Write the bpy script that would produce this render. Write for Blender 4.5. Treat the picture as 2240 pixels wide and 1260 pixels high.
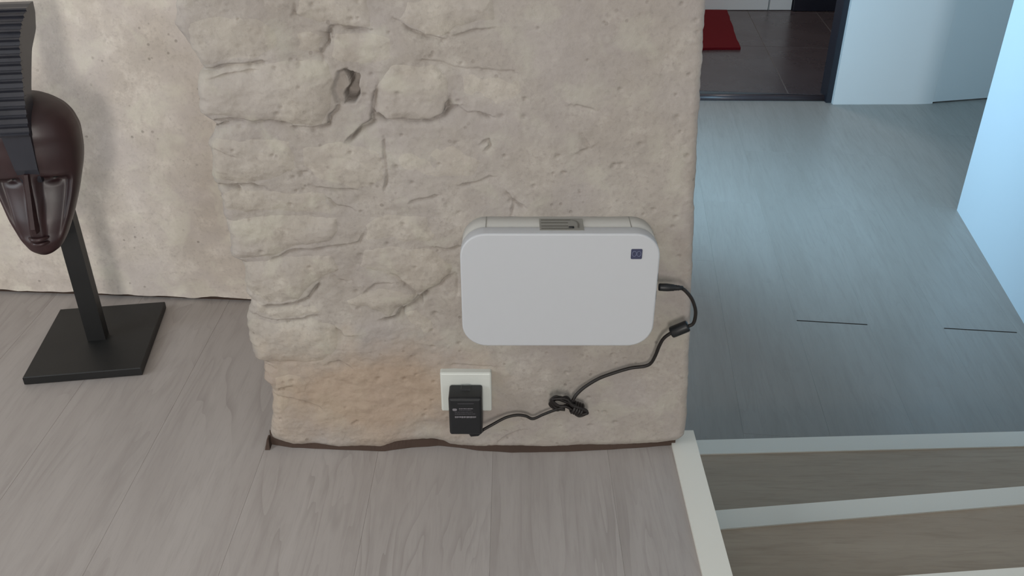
import bpy, bmesh, math, random
import numpy as np
from mathutils import Vector, Matrix

# ------------------------------------------------------------------ camera, world, lights, exposure
scene = bpy.context.scene
C = scene.collection
for o in list(bpy.data.objects):
    bpy.data.objects.remove(o)
H, F, PITCH = 1.02, 1958.0, math.radians(30.0)      # eye height over the upper floor, focal length in px of 2240x1260

cd = bpy.data.cameras.new('camera'); cam = bpy.data.objects.new('camera', cd); C.objects.link(cam)
cam.location = (0, 0, H); cam.rotation_euler = (math.pi / 2 - PITCH, 0, 0)
cd.sensor_width = 36.0; cd.lens = 36.0 * F / 2240.0; cd.clip_start = 0.02; cd.clip_end = 60
scene.camera = cam

world = bpy.data.worlds.new('world'); scene.world = world; world.use_nodes = True
world.node_tree.nodes['Background'].inputs[0].default_value = (0.62, 0.80, 1.0, 1)
world.node_tree.nodes['Background'].inputs[1].default_value = 0.35

scene.view_settings.view_transform = 'Standard'
scene.view_settings.look = 'None'
scene.view_settings.gamma = 1.0
scene.view_settings.use_curve_mapping = False
scene.view_settings.exposure = 0.0


def area(name, loc, target, sx, sy, watts, col):
    l = bpy.data.lights.new(name, 'AREA'); l.shape = 'RECTANGLE'; l.size = sx; l.size_y = sy
    l.energy = watts; l.color = col
    o = bpy.data.objects.new(name, l); C.objects.link(o); o.location = loc
    o.rotation_euler = (Vector(target) - Vector(loc)).to_track_quat('-Z', 'Y').to_euler()
    return o


# daylight entering through the window behind the camera, the window in the left wall of this room and the lower room's window
area('daylight_back', (-0.05, -2.46, 1.30), (-0.05, 0, 1.25), 0.45, 0.95, 46, (1.0, 0.955, 0.90))
area('daylight_left', (-2.27, 0.20, 1.32), (0, 0.20, 1.27), 1.30, 1.30, 27, (0.90, 0.96, 1.0))
area('daylight_lower', (0.375, 3.08, 0.62), (2.2, 3.90, 0.35), 0.98, 1.2, 26, (0.42, 0.74, 1.0))
area('kitchen_fill', (0.9, 5.3, 2.40), (0.9, 5.3, 0), 0.5, 0.5, 14, (1.0, 0.90, 0.86))  # unseen fill light added to brighten the dark kitchen tiles

rng = random.Random(7)


# ------------------------------------------------------------------ measuring helpers (photo pixel -> point on a real plane)
def ray(px, py):
    dx, dy = (px - 1120) / F, (630 - py) / F
    c, s = math.cos(PITCH), math.sin(PITCH)
    return dx, c + dy * s, -s + dy * c


def onY(px, py, Y):
    x, y, z = ray(px, py); t = Y / y
    return Vector((x * t, Y, H + z * t))


def onZ(px, py, Z):
    x, y, z = ray(px, py); t = (Z - H) / z
    return Vector((x * t, y * t, Z))


# ------------------------------------------------------------------ mesh helpers
def link(name, verts, faces, mat, parent=None, smooth=False):
    me = bpy.data.meshes.new(name)
    me.from_pydata([tuple(v) for v in verts], [], [tuple(f) for f in faces])
    bm = bmesh.new(); bm.from_mesh(me)
    bmesh.ops.recalc_face_normals(bm, faces=bm.faces); bm.to_mesh(me); bm.free()
    if smooth:
        me.polygons.foreach_set('use_smooth', [True] * len(me.polygons))
    me.materials.append(mat)
    o = bpy.data.objects.new(name, me); C.objects.link(o)
    if parent is not None:
        o.parent = parent
    return o


def empty(name, loc=(0, 0, 0), rz=0.0):
    o = bpy.data.objects.new(name, None); C.objects.link(o)
    o.location = loc; o.rotation_euler = (0, 0, rz); o.empty_display_size = 0.05
    return o


def tag(o, label, cat=None, group=None, kind=None):
    if label: o['label'] = label
    if cat: o['category'] = cat
    if group: o['group'] = group
    if kind: o['kind'] = kind
    return o


class MB:
    def __init__(s): s.v, s.f = [], []

    def add(s, v, f):
        n = len(s.v); s.v += [tuple(a) for a in v]; s.f += [tuple(i + n for i in q) for q in f]; return s

    def box(s, x0, x1, y0, y1, z0, z1):
        v = [(x, y, z) for z in (z0, z1) for y in (y0, y1) for x in (x0, x1)]
        return s.add(v, [(0, 1, 3, 2), (4, 5, 7, 6), (0, 1, 5, 4), (2, 3, 7, 6), (0, 2, 6, 4), (1, 3, 7, 5)])

    def prism(s, pts, z0, z1):
        n = len(pts)
        v = [(p[0], p[1], z0) for p in pts] + [(p[0], p[1], z1) for p in pts]
        f = [tuple(range(n)), tuple(range(n, 2 * n))] + [(i, (i + 1) % n, n + (i + 1) % n, n + i) for i in range(n)]
        return s.add(v, f)

    def bbox(s, x0, x1, y0, y1, z0, z1, b):
        """box with chamfered top edges"""
        rings = [(0, z0), (0, z1 - b), (b, z1)]
        v = []
        for i, z in rings:
            v += [(x0 + i, y0 + i, z), (x1 - i, y0 + i, z), (x1 - i, y1 - i, z), (x0 + i, y1 - i, z)]
        f = [(0, 1, 2, 3), (8, 9, 10, 11)]
        for r in (0, 4):
            f += [(r + i, r + (i + 1) % 4, r + 4 + (i + 1) % 4, r + 4 + i) for i in range(4)]
        return s.add(v, f)

    def build(s, name, mat, parent=None, smooth=False): return link(name, s.v, s.f, mat, parent, smooth)


def rr_outline(w, h, r, n=10):
    pts = []
    for cx, cz, a0 in ((w / 2 - r, h / 2 - r, 0), (-w / 2 + r, h / 2 - r, 90), (-w / 2 + r, -h / 2 + r, 180), (w / 2 - r, -h / 2 + r, 270)):
        for i in range(n + 1):
            a = math.radians(a0 + 90 * i / n)
            pts.append((cx + r * math.cos(a), cz + r * math.sin(a)))
    return pts


def rr_loft(w, h, r, stations, n=10):
    """rounded-rectangle outline (x,z) lofted along y; stations = [(inset, y), ...]"""
    v, f = [], []
    m = 4 * (n + 1)
    for ins, y in stations:
        v += [(x, y, z) for x, z in rr_outline(w - 2 * ins, h - 2 * ins, max(r - ins, 0.0004), n)]
    for k in range(len(stations) - 1):
        a, b = k * m, (k + 1) * m
        f += [(a + i, a + (i + 1) % m, b + (i + 1) % m, b + i) for i in range(m)]
    f += [tuple(range(m)), tuple(range((len(stations) - 1) * m, len(stations) * m))]
    return v, f


def catmull(pts, n=8):
    P = [Vector(p) for p in pts]; P = [P[0] * 2 - P[1]] + P + [P[-1] * 2 - P[-2]]
    out = []
    for i in range(1, len(P) - 2):
        a, b, c, d = P[i - 1:i + 3]
        for k in range(n):
            t = k / n
            out.append(0.5 * (2 * b + (c - a) * t + (2 * a - 5 * b + 4 * c - d) * t * t + (3 * b - a - 3 * c + d) * t ** 3))
    out.append(P[-2])
    return out


def tube(pts, rad, seg=10):
    """rad: float or list"""
    P = [Vector(p) for p in pts]; n = len(P)
    R = rad if isinstance(rad, (list, tuple)) else [rad] * n
    t0 = (P[1] - P[0]).normalized(); u = t0.orthogonal().normalized()
    v, f = [], []
    for i in range(n):
        t = (P[min(i + 1, n - 1)] - P[max(i - 1, 0)]).normalized()
        u = (u - t * u.dot(t)).normalized(); w = t.cross(u)
        for k in range(seg):
            a = 2 * math.pi * k / seg
            v.append(P[i] + (u * math.cos(a) + w * math.sin(a)) * R[i])
    for i in range(n - 1):
        f += [(i * seg + k, i * seg + (k + 1) % seg, (i + 1) * seg + (k + 1) % seg, (i + 1) * seg + k) for k in range(seg)]
    f += [tuple(range(seg)), tuple(range((n - 1) * seg, n * seg))]
    return v, f


# ------------------------------------------------------------------ materials
def mat(name, col, rough=0.6, spec=0.5, metal=0.0):
    m = bpy.data.materials.new(name); m.use_nodes = True
    b = m.node_tree.nodes['Principled BSDF']
    b.inputs['Base Color'].default_value = (*col, 1); b.inputs['Roughness'].default_value = rough
    b.inputs['Metallic'].default_value = metal; b.inputs['Specular IOR Level'].default_value = spec
    return m


class NT:
    def __init__(s, m): s.t = m.node_tree; s.b = s.t.nodes['Principled BSDF']

    def n(s, kind, ins=None, **kw):
        nd = s.t.nodes.new(kind)
        for k, v in kw.items(): setattr(nd, k, v)
        for k, v in (ins or {}).items(): s.set(nd.inputs[k], v)
        return nd

    def set(s, sock, v):
        if isinstance(v, bpy.types.NodeSocket): s.t.links.new(v, sock)
        elif isinstance(v, tuple) and len(v) == 3 and sock.type == 'RGBA': sock.default_value = (*v, 1)
        else: sock.default_value = v

    def noise(s, vec, scale, detail=4, rough=0.55, dist=0.0):
        return s.n('ShaderNodeTexNoise', {'Vector': vec, 'Scale': scale, 'Detail': detail, 'Roughness': rough, 'Distortion': dist}).outputs['Fac']

    def ramp(s, fac, a, b, ca=0.0, cb=1.0):
        return s.n('ShaderNodeMapRange', {'Value': fac, 'From Min': a, 'From Max': b, 'To Min': ca, 'To Max': cb}).outputs[0]

    def mix(s, fac, a, b, mode='MIX'):
        nd = s.n('ShaderNodeMix', data_type='RGBA', blend_type=mode)
        s.set(nd.inputs[0], fac); s.set(nd.inputs[6], a); s.set(nd.inputs[7], b)
        return nd.outputs[2]

    def math(s, op, a, b=0.0):
        nd = s.n('ShaderNodeMath', operation=op); s.set(nd.inputs[0], a); s.set(nd.inputs[1], b); return nd.outputs[0]

    def bump(s, h, strength, dist):
        nd = s.n('ShaderNodeBump', {'Height': h, 'Strength': strength, 'Distance': dist}); s.t.links.new(nd.outputs[0], s.b.inputs['Normal'])

    def coord(s, which='Object'): return s.n('ShaderNodeTexCoord').outputs[which]


def limewash(name, stain=None, k=1.0, tint=(1, 1, 1)):
    m = mat(name, (0.5, 0.45, 0.4), 0.92, 0.15); t = NT(m); p = t.coord()
    n1 = t.noise(p, 5.0, 5, 0.6); n2 = t.noise(p, 22.0, 5, 0.65); n3 = t.noise(p, 140.0, 3, 0.6)
    T = lambda r, g, b: (min(r * k * tint[0], .85), min(g * k * tint[1], .85), min(b * k * tint[2], .85))
    c = t.mix(t.ramp(n1, 0.35, 0.68), T(0.475, 0.422, 0.368), T(0.585, 0.535, 0.475))
    c = t.mix(t.ramp(n2, 0.42, 0.72, 0, 0.6), c, T(0.42, 0.378, 0.336))
    c = t.mix(t.ramp(n2, 0.46, 0.30, 0, 0.6), c, T(0.66, 0.61, 0.54))
    c = t.mix(t.ramp(n3, 0.52, 0.75, 0, 0.5), c, T(0.34, 0.305, 0.27))
    c = t.mix(t.ramp(t.noise(p, 8.5, 3, 0.55), 0.45, 0.65, 0, 0.55), c, T(0.50, 0.452, 0.425))
    c = t.mix(t.ramp(t.noise(p, 15.0, 3, 0.55, 0.5), 0.52, 0.66, 0, 0.5), c, T(0.60, 0.568, 0.48))
    # scattered pits of bare grey render
    v = t.n('ShaderNodeTexVoronoi', {'Vector': p, 'Scale': 46.0, 'Randomness': 1.0}).outputs['Distance']
    pit = t.math('MULTIPLY', t.ramp(v, 0.16, 0.08), t.ramp(t.noise(p, 13.0, 2), 0.50, 0.60))
    c = t.mix(t.math('MULTIPLY', pit, 0.5), c, (0.22, 0.19, 0.165))
    if stain:
        # brown damp stain on the lower left of the pier: a mark with its own shape
        (sx, sz), (rx, rz) = stain
        sep = t.n('ShaderNodeSeparateXYZ', {0: p})
        ex = t.math('DIVIDE', t.math('SUBTRACT', sep.outputs[0], sx), rx)
        ez = t.math('DIVIDE', t.math('SUBTRACT', sep.outputs[2], sz), rz)
        d = t.math('SQRT', t.math('ADD', t.math('MULTIPLY', ex, ex), t.math('MULTIPLY', ez, ez)))
        d = t.math('ADD', d, t.math('MULTIPLY', t.math('SUBTRACT', t.noise(p, 11.0, 4, 0.6), 0.5), 1.5))
        c = t.mix(t.ramp(d, 1.15, 0.35, 0, 0.62), c, (0.39, 0.275, 0.185))
    t.set(t.b.inputs['Base Color'], c)
    hgt = t.math('ADD', t.math('MULTIPLY', n3, 0.5), t.math('SUBTRACT', t.noise(p, 60.0, 4, 0.6), t.math('MULTIPLY', pit, 0.5)))
    t.bump(hgt, 0.45, 0.003)
    return m


def laminate(name, dark, mid, light, rough=0.38, spec=0.4, along='Y', fig=0.4, con=1.0):
    m = mat(name, mid, rough, spec); t = NT(m)
    info = t.n('ShaderNodeObjectInfo').outputs['Random']
    off = t.n('ShaderNodeCombineXYZ', {0: t.math('MULTIPLY', info, 37.0), 1: t.math('MULTIPLY', info, 91.0), 2: 0.0}).outputs[0]
    p = t.n('ShaderNodeVectorMath', {0: t.coord(), 1: off}, operation='ADD').outputs[0]
    sc = (1.0, 0.085, 1.0) if along == 'Y' else (0.085, 1.0, 1.0)
    q = t.n('ShaderNodeMapping', {'Vector': p, 'Scale': sc}).outputs[0]
    g1 = t.noise(q, 16.0, 5, 0.6, 0.8); g2 = t.noise(q, 70.0, 4, 0.62, 0.5); g3 = t.noise(q, 260.0, 2, 0.5)
    # flame figure
    sc2 = (1.0, 0.16, 1.0) if along == 'Y' else (0.16, 1.0, 1.0)
    q2 = t.n('ShaderNodeMapping', {'Vector': p, 'Scale': sc2}).outputs[0]
    fl = t.noise(q2, 8.0, 3, 0.5, 0.9)
    fl = t.math('FRACT', t.math('MULTIPLY', fl, 11.0))
    fl = t.ramp(fl, 0.55, 1.0)
    c = t.mix(t.ramp(g1, 0.32, 0.70), mid, light)
    c = t.mix(t.ramp(g2, 0.50, 0.78, 0, 0.75 * con), c, dark)
    c = t.mix(t.ramp(g3, 0.52, 0.75, 0, 0.35 * con), c, dark)
    c = t.mix(t.math('MULTIPLY', fl, t.ramp(t.noise(p, 4.0, 2), 0.42, 0.62, 0.06, fig)), c, dark)
    v = t.n('ShaderNodeTexVoronoi', {'Vector': t.n('ShaderNodeMapping', {'Vector': p, 'Scale': (1.0, 0.55, 1.0)}).outputs[0], 'Scale': 3.1}).outputs['Distance']
    c = t.mix(t.ramp(v, 0.045, 0.015, 0, 0.55), c, dark)
    c = t.mix(t.ramp(info, 0, 1, 0.0, 0.16), c, dark)
    t.set(t.b.inputs['Base Color'], c)
    t.set(t.b.inputs['Roughness'], t.ramp(g2, 0.3, 0.7, rough - 0.05, rough + 0.08))
    t.bump(t.math('ADD', g3, g2), 0.08, 0.0006)
    return m


M = {}
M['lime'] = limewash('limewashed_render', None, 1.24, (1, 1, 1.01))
M['limepier'] = limewash('limewashed_render_pier', ((-0.235, 0.115), (0.20, 0.125)), 0.755, (1, 1, 1.015))
M['limestone'] = limewash('limewashed_stone', ((-0.235, 0.115), (0.20, 0.125)), 0.82, (1, 1, .99))
M['lam'] = laminate('laminate_pale_oak', (0.280, 0.250, 0.234), (0.372, 0.338, 0.321), (0.428, 0.394, 0.376), 0.40, 0.4, fig=0.6, con=0.6)
M['lamlow'] = laminate('laminate_grey_oak', (0.255, 0.232, 0.205), (0.315, 0.290, 0.262), (0.355, 0.33, 0.302), 0.36, 0.5, fig=0.25, con=0.5)
M['tread'] = laminate('laminate_tread', (0.33, 0.258, 0.195), (0.415, 0.33, 0.252), (0.47, 0.385, 0.30), 0.5, 0.3, 'X', fig=0.2)
M['white_trim'] = mat('white_painted_trim', (0.75, 0.74, 0.68), 0.45, 0.4)
M['wall_white'] = mat('white_painted_wall', (0.80, 0.78, 0.76), 0.75, 0.25)
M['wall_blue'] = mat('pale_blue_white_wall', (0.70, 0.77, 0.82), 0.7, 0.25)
M['ceiling'] = mat('ceiling_paint', (0.72, 0.71, 0.69), 0.9, 0.1)
M['subfloor'] = mat('dark_subfloor', (0.035, 0.025, 0.02), 0.95, 0.1)
M['joint'] = mat('dark_brown_gap', (0.075, 0.052, 0.042), 0.95, 0.1)
M['plastic'] = mat('white_router_plastic', (0.515, 0.53, 0.555), 0.42, 0.45)
M['plastic_back'] = mat('ivory_router_back', (0.47, 0.462, 0.437), 0.5, 0.4)
M['vent'] = mat('vent_grey', (0.26, 0.255, 0.235), 0.6, 0.3)
M['slot'] = mat('slot_dark', (0.14, 0.135, 0.12), 0.7, 0.3)
M['navy'] = mat('emblem_navy', (0.045, 0.05, 0.10), 0.5, 0.4)
M['navy_light'] = mat('emblem_line', (0.135, 0.15, 0.23), 0.5, 0.4)
M['black'] = mat('black_plastic', (0.010, 0.011, 0.013), 0.42, 0.45)
M['cord'] = mat('black_cord', (0.016, 0.013, 0.012), 0.5, 0.4)
M['print'] = mat('grey_print', (0.20, 0.19, 0.205), 0.6, 0.3)
M['printdim'] = mat('dim_print', (0.085, 0.08, 0.09), 0.6, 0.3)
M['socket'] = mat('socket_white', (0.64, 0.66, 0.62), 0.4, 0.45)
M['red'] = mat('red_mat', (0.125, 0.003, 0.006), 0.9, 0.2)
M['cab'] = mat('white_cabinet', (0.72, 0.72, 0.70), 0.35, 0.5)
M['cabdark'] = mat('dark_cabinet', (0.012, 0.012, 0.020), 0.35, 0.5)
M['fitting_dark'] = mat('dark_fittings', (0.02, 0.022, 0.03), 0.5, 0.4)
M['chrome'] = mat('threshold_metal', (0.060, 0.046, 0.050), 0.30, 0.5, 0.0)


def wood_black(name, a, b, rough):
    m = mat(name, a, rough, 0.5); t = NT(m); p = t.coord()
    q = t.n('ShaderNodeMapping', {'Vector': p, 'Scale': (1.0, 1.0, 0.15)}).outputs[0]
    g = t.noise(q, 60.0, 4, 0.6, 0.4); g1 = t.noise(p, 9.0, 3)
    c = t.mix(t.ramp(g1, 0.35, 0.65), a, b)
    c = t.mix(t.ramp(g, 0.5, 0.75, 0, 0.4), c, tuple(x * 0.5 for x in a))
    t.set(t.b.inputs['Base Color'], c); t.bump(g, 0.12, 0.001)
    return m


M['mask'] = wood_black('mask_brown_wood', (0.040, 0.016, 0.017), (0.026, 0.014, 0.016), 0.40)
M['crest'] = wood_black('crest_black_wood', (0.026, 0.028, 0.038), (0.034, 0.035, 0.045), 0.34)
M['stand'] = wood_black('stand_black_wood', (0.008, 0.0085, 0.009), (0.011, 0.0115, 0.012), 0.5)


def tilemat():
    m = mat('brown_floor_tile', (0.05, 0.035, 0.033), 0.28, 0.5); t = NT(m); p = t.coord()
    n = t.noise(p, 3.0, 5, 0.6)
    t.set(t.b.inputs['Base Color'], t.mix(n, (0.060, 0.044, 0.045), (0.095, 0.074, 0.073)))
    t.set(t.b.inputs['Roughness'], t.ramp(n, 0.3, 0.7, 0.22, 0.36))
    return m


M['tile'] = tilemat()
M['grout'] = mat('tile_grout', (0.16, 0.14, 0.13), 0.9, 0.1)

# ------------------------------------------------------------------ floor levels
ZL = -0.39           # lower room
ZT = -0.37           # tiled kitchen
YP = 1.205           # face of the stone pier
RISE = 0.13


# ------------------------------------------------------------------ numpy noise for the stone relief
def vnoise(x, z, scale, seed):
    r = np.random.RandomState(seed); g = r.rand(256, 256)
    x = x / scale + 50.3; z = z / scale + 70.7
    xi = np.floor(x).astype(int); zi = np.floor(z).astype(int); fx = x - xi; fz = z - zi
    fx = fx * fx * (3 - 2 * fx); fz = fz * fz * (3 - 2 * fz)
    a = g[xi % 256, zi % 256]; b = g[(xi + 1) % 256, zi % 256]; c = g[xi % 256, (zi + 1) % 256]; d = g[(xi + 1) % 256, (zi + 1) % 256]
    return (a * (1 - fx) + b * fx) * (1 - fz) + (c * (1 - fx) + d * fx) * fz - 0.5


def fbm(x, z, scale, seed, octv=4, gain=0.5):
    s = np.zeros_like(x); a = 1.0
    for i in range(octv):
        s += a * vnoise(x, z, scale / 2 ** i, seed + i * 13); a *= gain
    return s


def seg_dist(x, z, pl):
    """distance to a polyline and parameter of its length"""
    d = np.full(x.shape, 9.0)
    for (ax, az), (bx, bz) in zip(pl[:-1], pl[1:]):
        vx, vz = bx - ax, bz - az; L = vx * vx + vz * vz + 1e-12
        t = np.clip(((x - ax) * vx + (z - az) * vz) / L, 0, 1)
        d = np.minimum(d, np.hypot(x - ax - t * vx, z - az - t * vz))
    return d


def poly_sd(x, z, poly):
    """signed distance, positive inside"""
    d = seg_dist(x, z, poly + poly[:1]); ins = np.zeros(x.shape, bool); n = len(poly)
    for i in range(n):
        ax, az = poly[i]; bx, bz = poly[(i + 1) % n]
        c = ((az > z) != (bz > z)) & (x < (bx - ax) * (z - az) / (bz - az + 1e-12) + ax)
        ins ^= c
    return np.where(ins, d, -d)


def P2(pts):
    out = []
    for px, py in pts:
        v = onY(px, py, YP); out.append((v.x, v.z))
    return out


def z4(pts): return P2([(360 + a / 3.0, b / 3.0) for a, b in pts])
def z6(pts): return P2([(420 + a / 3.15, 380 + b / 3.15) for a, b in pts])
def z10(pts): return P2([(540 + a / 4.0, 740 + b / 4.0) for a, b in pts])


LEFT = P2([(366, -60), (376, 0), (378, 28), (374, 58), (404, 98), (428, 130), (434, 153), (423, 186), (430, 250), (456, 268), (466, 276), (449, 318),
           (460, 365), (456, 392), (477, 437), (485, 485), (496, 517), (496, 568), (517, 578), (528, 602), (530, 648), (546, 661),
           (537, 685), (533, 723), (541, 757), (550, 788), (571, 796), (571, 838), (588, 856), (591, 915), (587, 948), (583, 980)])
RIGHT = P2([(1551, -60), (1548, 0), (1546, 40), (1541, 110), (1538, 150), (1533, 250), (1527, 350), (1522, 450), (1519, 560), (1515, 660), (1512, 760),
            (1508, 850), (1505, 930), (1500, 955), (1488, 972), (1480, 980)])
BOT = P2([(560, 962), (600, 967), (640, 975), (740, 979), (830, 983), (870, 972), (890, 968), (950, 966), (970, 970), (985, 977), (1060, 982),
          (1200, 983), (1260, 979), (1340, 978), (1440, 972), (1470, 968), (1520, 962)])

# (outline, height in m, edge softness in m)
STONES = [
    (z4([(150, 120), (380, 85), (600, 100), (780, 230), (760, 330), (640, 385), (540, 400), (400, 405), (240, 440), (140, 330)]), .006, .016),
    (z4([(215, 480), (420, 418), (640, 402), (900, 395), (1060, 405), (1115, 560), (1090, 690), (1060, 750), (1020, 825), (850, 830), (620, 800), (420, 775), (330, 750), (215, 740), (195, 580)]), .010, .012),
    (z4([(1385, 570), (1470, 430), (1760, 420), (1870, 540), (1860, 690), (1800, 765), (1600, 790), (1450, 795), (1385, 740)]), .008, .010),
    (z4([(310, 905), (560, 905), (820, 930), (870, 1030), (865, 1130), (700, 1190), (480, 1210), (300, 1180), (290, 1050)]), .008, .014),
    (z4([(890, 960), (1150, 930), (1430, 980), (1450, 1100), (1440, 1195), (1250, 1250), (1020, 1195), (900, 1100)]), .0055, .014),
    (z4([(1530, 130), (1600, 10), (1900, -60), (2160, -30), (2170, 130), (1920, 165), (1870, 230), (1830, 250), (1700, 225)]), .010, .014),
    (z4([(850, 110), (880, -30), (1100, -60), (1330, -20), (1345, 180), (1150, 172), (1070, 145), (1000, 160)]), .008, .012),
    (z4([(815, 190), (950, 185), (1040, 235), (1010, 350), (850, 350)]), .004, .010),
    (z4([(1100, 205), (1340, 205), (1500, 245), (1500, 400), (1300, 430), (1160, 430), (1070, 370)]), .006, .012),
    (z6([(215, 340), (420, 290), (620, 290), (830, 300), (1000, 305), (1010, 390), (950, 465), (780, 490), (640, 535), (560, 570), (260, 595), (240, 430)]), .009, .010),
    (z6([(210, 130), (300, 112), (480, 112), (700, 130), (905, 120), (940, 190), (1000, 285), (620, 278), (500, 262), (215, 262), (180, 190)]), .005, .010),
    (z6([(320, 625), (480, 600), (640, 570), (950, 555), (1010, 670), (830, 745), (760, 830), (720, 870), (520, 890), (420, 845), (345, 800)]), .009, .011),
    (z6([(415, 880), (520, 915), (740, 892), (860, 905), (900, 965), (700, 985), (560, 998), (430, 960)]), .004, .008),
    (z6([(395, 1000), (560, 1020), (820, 995), (1010, 1050), (1000, 1200), (900, 1290), (640, 1320), (450, 1290), (380, 1170), (365, 1080)]), .009, .013),
    (z6([(1065, 875), (1150, 840), (1280, 800), (1480, 822), (1550, 835), (1540, 870), (1430, 930), (1370, 980), (1200, 922), (1090, 905)]), .007, .007),
    (z6([(1190, 520), (1420, 500), (1650, 530), (1790, 640), (1775, 700), (1700, 775), (1570, 812), (1480, 765), (1300, 690), (1150, 655)]), .008, .010),
    (z6([(1475, 965), (1560, 935), (1640, 1010), (1680, 1100), (1600, 1115), (1500, 1045)]), .005, .007),
    (z10([(250, 350), (360, 325), (470, 345), (560, 400), (520, 480), (400, 500), (230, 440)]), .006, .008),
    (z10([(215, 490), (330, 500), (400, 560), (330, 680), (210, 700)]), .004, .008),
    (z6([(1190, 480), (1180, 350), (1330, 240), (1640, 260), (1700, 420), (1640, 500), (1400, 480)]), .004, .016),
    (z4([(1900, 460), (2250, 430), (2500, 520), (2480, 680), (2200, 730), (1930, 640)]), .003, .020),
    (z4([(1480, 960), (1900, 930), (2100, 1050), (2050, 1180), (1700, 1180), (1500, 1130)]), .003, .018),
]
# dark open joints: (polyline px, depth m, half width m)
CRACKS = [
    ([(716, 90), (714, 75), (718, 60), (735, 54), (760, 60), (800, 63)], .010, .0030), ([(706, 130), (700, 115), (712, 95)], .005, .003),
    ([(866, 45), (895, 65), (930, 79), (970, 87)], .009, .0026), ([(970, 87), (1030, 68), (1090, 62)], .004, .003),
    ([(438, 158), (480, 144), (545, 136)], .010, .0034), ([(545, 136), (575, 133)], .006, .003), ([(455, 172), (500, 160), (550, 150)], .005, .006),
    ([(470, 262), (500, 260), (550, 266), (620, 271)], .010, .0032), ([(465, 282), (492, 268)], .008, .005), ([(620, 271), (645, 281)], .004, .003),
    ([(645, 282), (680, 282), (714, 277), (718, 256), (736, 234)], .011, .0030),
    ([(765, 306), (790, 285), (812, 262), (816, 235), (822, 205)], .010, .0036), ([(770, 300), (812, 270)], .006, .005),
    ([(828, 250), (845, 264), (880, 268), (940, 262), (968, 252), (976, 228)], .012, .0030), ([(968, 250), (982, 236), (1000, 232)], .006, .004),
    ([(1005, 238), (1022, 247), (1050, 248), (1072, 253)], .008, .003), ([(925, 130), (985, 145), (1060, 154), (1122, 155)], .004, .0026),
    ([(484, 408), (515, 413), (522, 418)], .008, .0028), ([(515, 406), (548, 406), (575, 413)], .009, .0026),
    ([(470, 330), (515, 340)], .004, .003), ([(600, 566), (620, 556), (660, 546), (725, 541), (765, 536), (786, 532), (792, 520)], .007, .0030),
    ([(585, 668), (640, 663), (670, 652), (682, 640), (690, 622)], .009, .0026), ([(556, 690), (575, 697), (605, 700), (690, 692)], .008, .0026),
    ([(845, 696), (868, 692), (882, 678), (905, 664), (920, 650), (930, 640)], .014, .0032), ([(884, 678), (888, 694)], .008, .003),
    ([(920, 650), (925, 663)], .008, .003), ([(930, 640), (965, 622), (985, 604)], .006, .003), ([(862, 600), (890, 622), (915, 642)], .007, .003),
    ([(950, 544), (975, 545), (1004, 539)], .009, .003), ([(1015, 403), (1045, 398), (1072, 388)], .006, .0026), ([(1114, 424), (1122, 440), (1147, 453)], .008, .0026),
    ([(1122, 440), (1116, 462)], .005, .003), ([(840, 312), (842, 345), (845, 372), (844, 408)], .006, .0026), ([(700, 408), (735, 416), (775, 414)], .006, .003),
    ([(720, 435), (735, 450), (770, 456)], .005, .004), ([(900, 438), (950, 430)], .005, .0026), ([(1056, 312), (1068, 307), (1072, 318), (1062, 325)], .007, .0026),
    ([(580, 803), (592, 806)], .008, .003), ([(612, 852), (628, 846)], .006, .003), ([(722, 796), (745, 790), (775, 812)], .004, .003), ([(590, 865), (660, 880), (700, 895)], .005, .003),
    ([(640, 5), (642, 30), (655, 42)], .004, .003), ([(1262, 230), (1295, 238)], .004, .004), ([(1270, 330), (1290, 322), (1275, 295)], .004, .004),
    ([(1000, 600), (1006, 640)], .004, .003), ([(1100, 962), (1135, 945)], .004, .004), ([(990, 800), (1040, 803), (1072, 802)], .004, .003),
    ([(800, 640), (820, 625), (850, 622)], .004, .003), ([(750, 615), (735, 612), (730, 605)], .003, .003), ([(740, 722), (752, 735), (765, 733)], .006, .008),
]
HOLE = z4([(1165, 455), (1285, 492), (1272, 560), (1268, 640), (1240, 690), (1175, 690), (1165, 640), (1195, 560), (1190, 500)])
HOLE_L = z4([(1130, 470), (1200, 455), (1200, 560), (1175, 690), (1120, 680), (1100, 600)])

# master grid -------------------------------------------------------
zr = np.concatenate([np.arange(0.0, 0.86, 0.0016), 0.86 + (2.5 - 0.86) * (np.linspace(0, 1, 40) ** 1.4)])
NU = 450
uu = np.linspace(0, 1, NU)


def interp_edge(e, z):
    e = sorted(e, key=lambda p: p[1]); zz = [p[1] for p in e]; xx = [p[0] for p in e]
    return np.interp(z, zz, xx)


Lz = interp_edge(LEFT, zr) + 0.0035 * vnoise(zr, zr * 0, 0.012, 3) + 0.0025 * vnoise(zr, zr * 0, 0.005, 5)
Rz = interp_edge(RIGHT, zr) + 0.0025 * vnoise(zr, zr * 0 + 2, 0.02, 4) + 0.0015 * vnoise(zr, zr * 0, 0.006, 8)
Lz = np.where(zr > 0.80, Lz[np.argmin(abs(zr - 0.80))] + 0.006 * vnoise(zr, zr * 0, 0.09, 21), Lz)
Rz = np.where(zr > 0.80, Rz[np.argmin(abs(zr - 0.80))] + 0.002 * vnoise(zr, zr * 0, 0.09, 22), Rz)
GX = Lz[:, None] + (Rz - Lz)[:, None] * uu[None, :]
GZ = np.repeat(zr[:, None], NU, 1)
bz = np.interp(GX, [p[0] for p in BOT], [p[1] for p in BOT])            # wavy lower rim
GZ = np.maximum(GZ, bz + 0.0 * GZ)
rough_w = 0.16 + 0.84 * np.clip((0.04 - GX) / 0.24, 0, 1)
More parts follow.
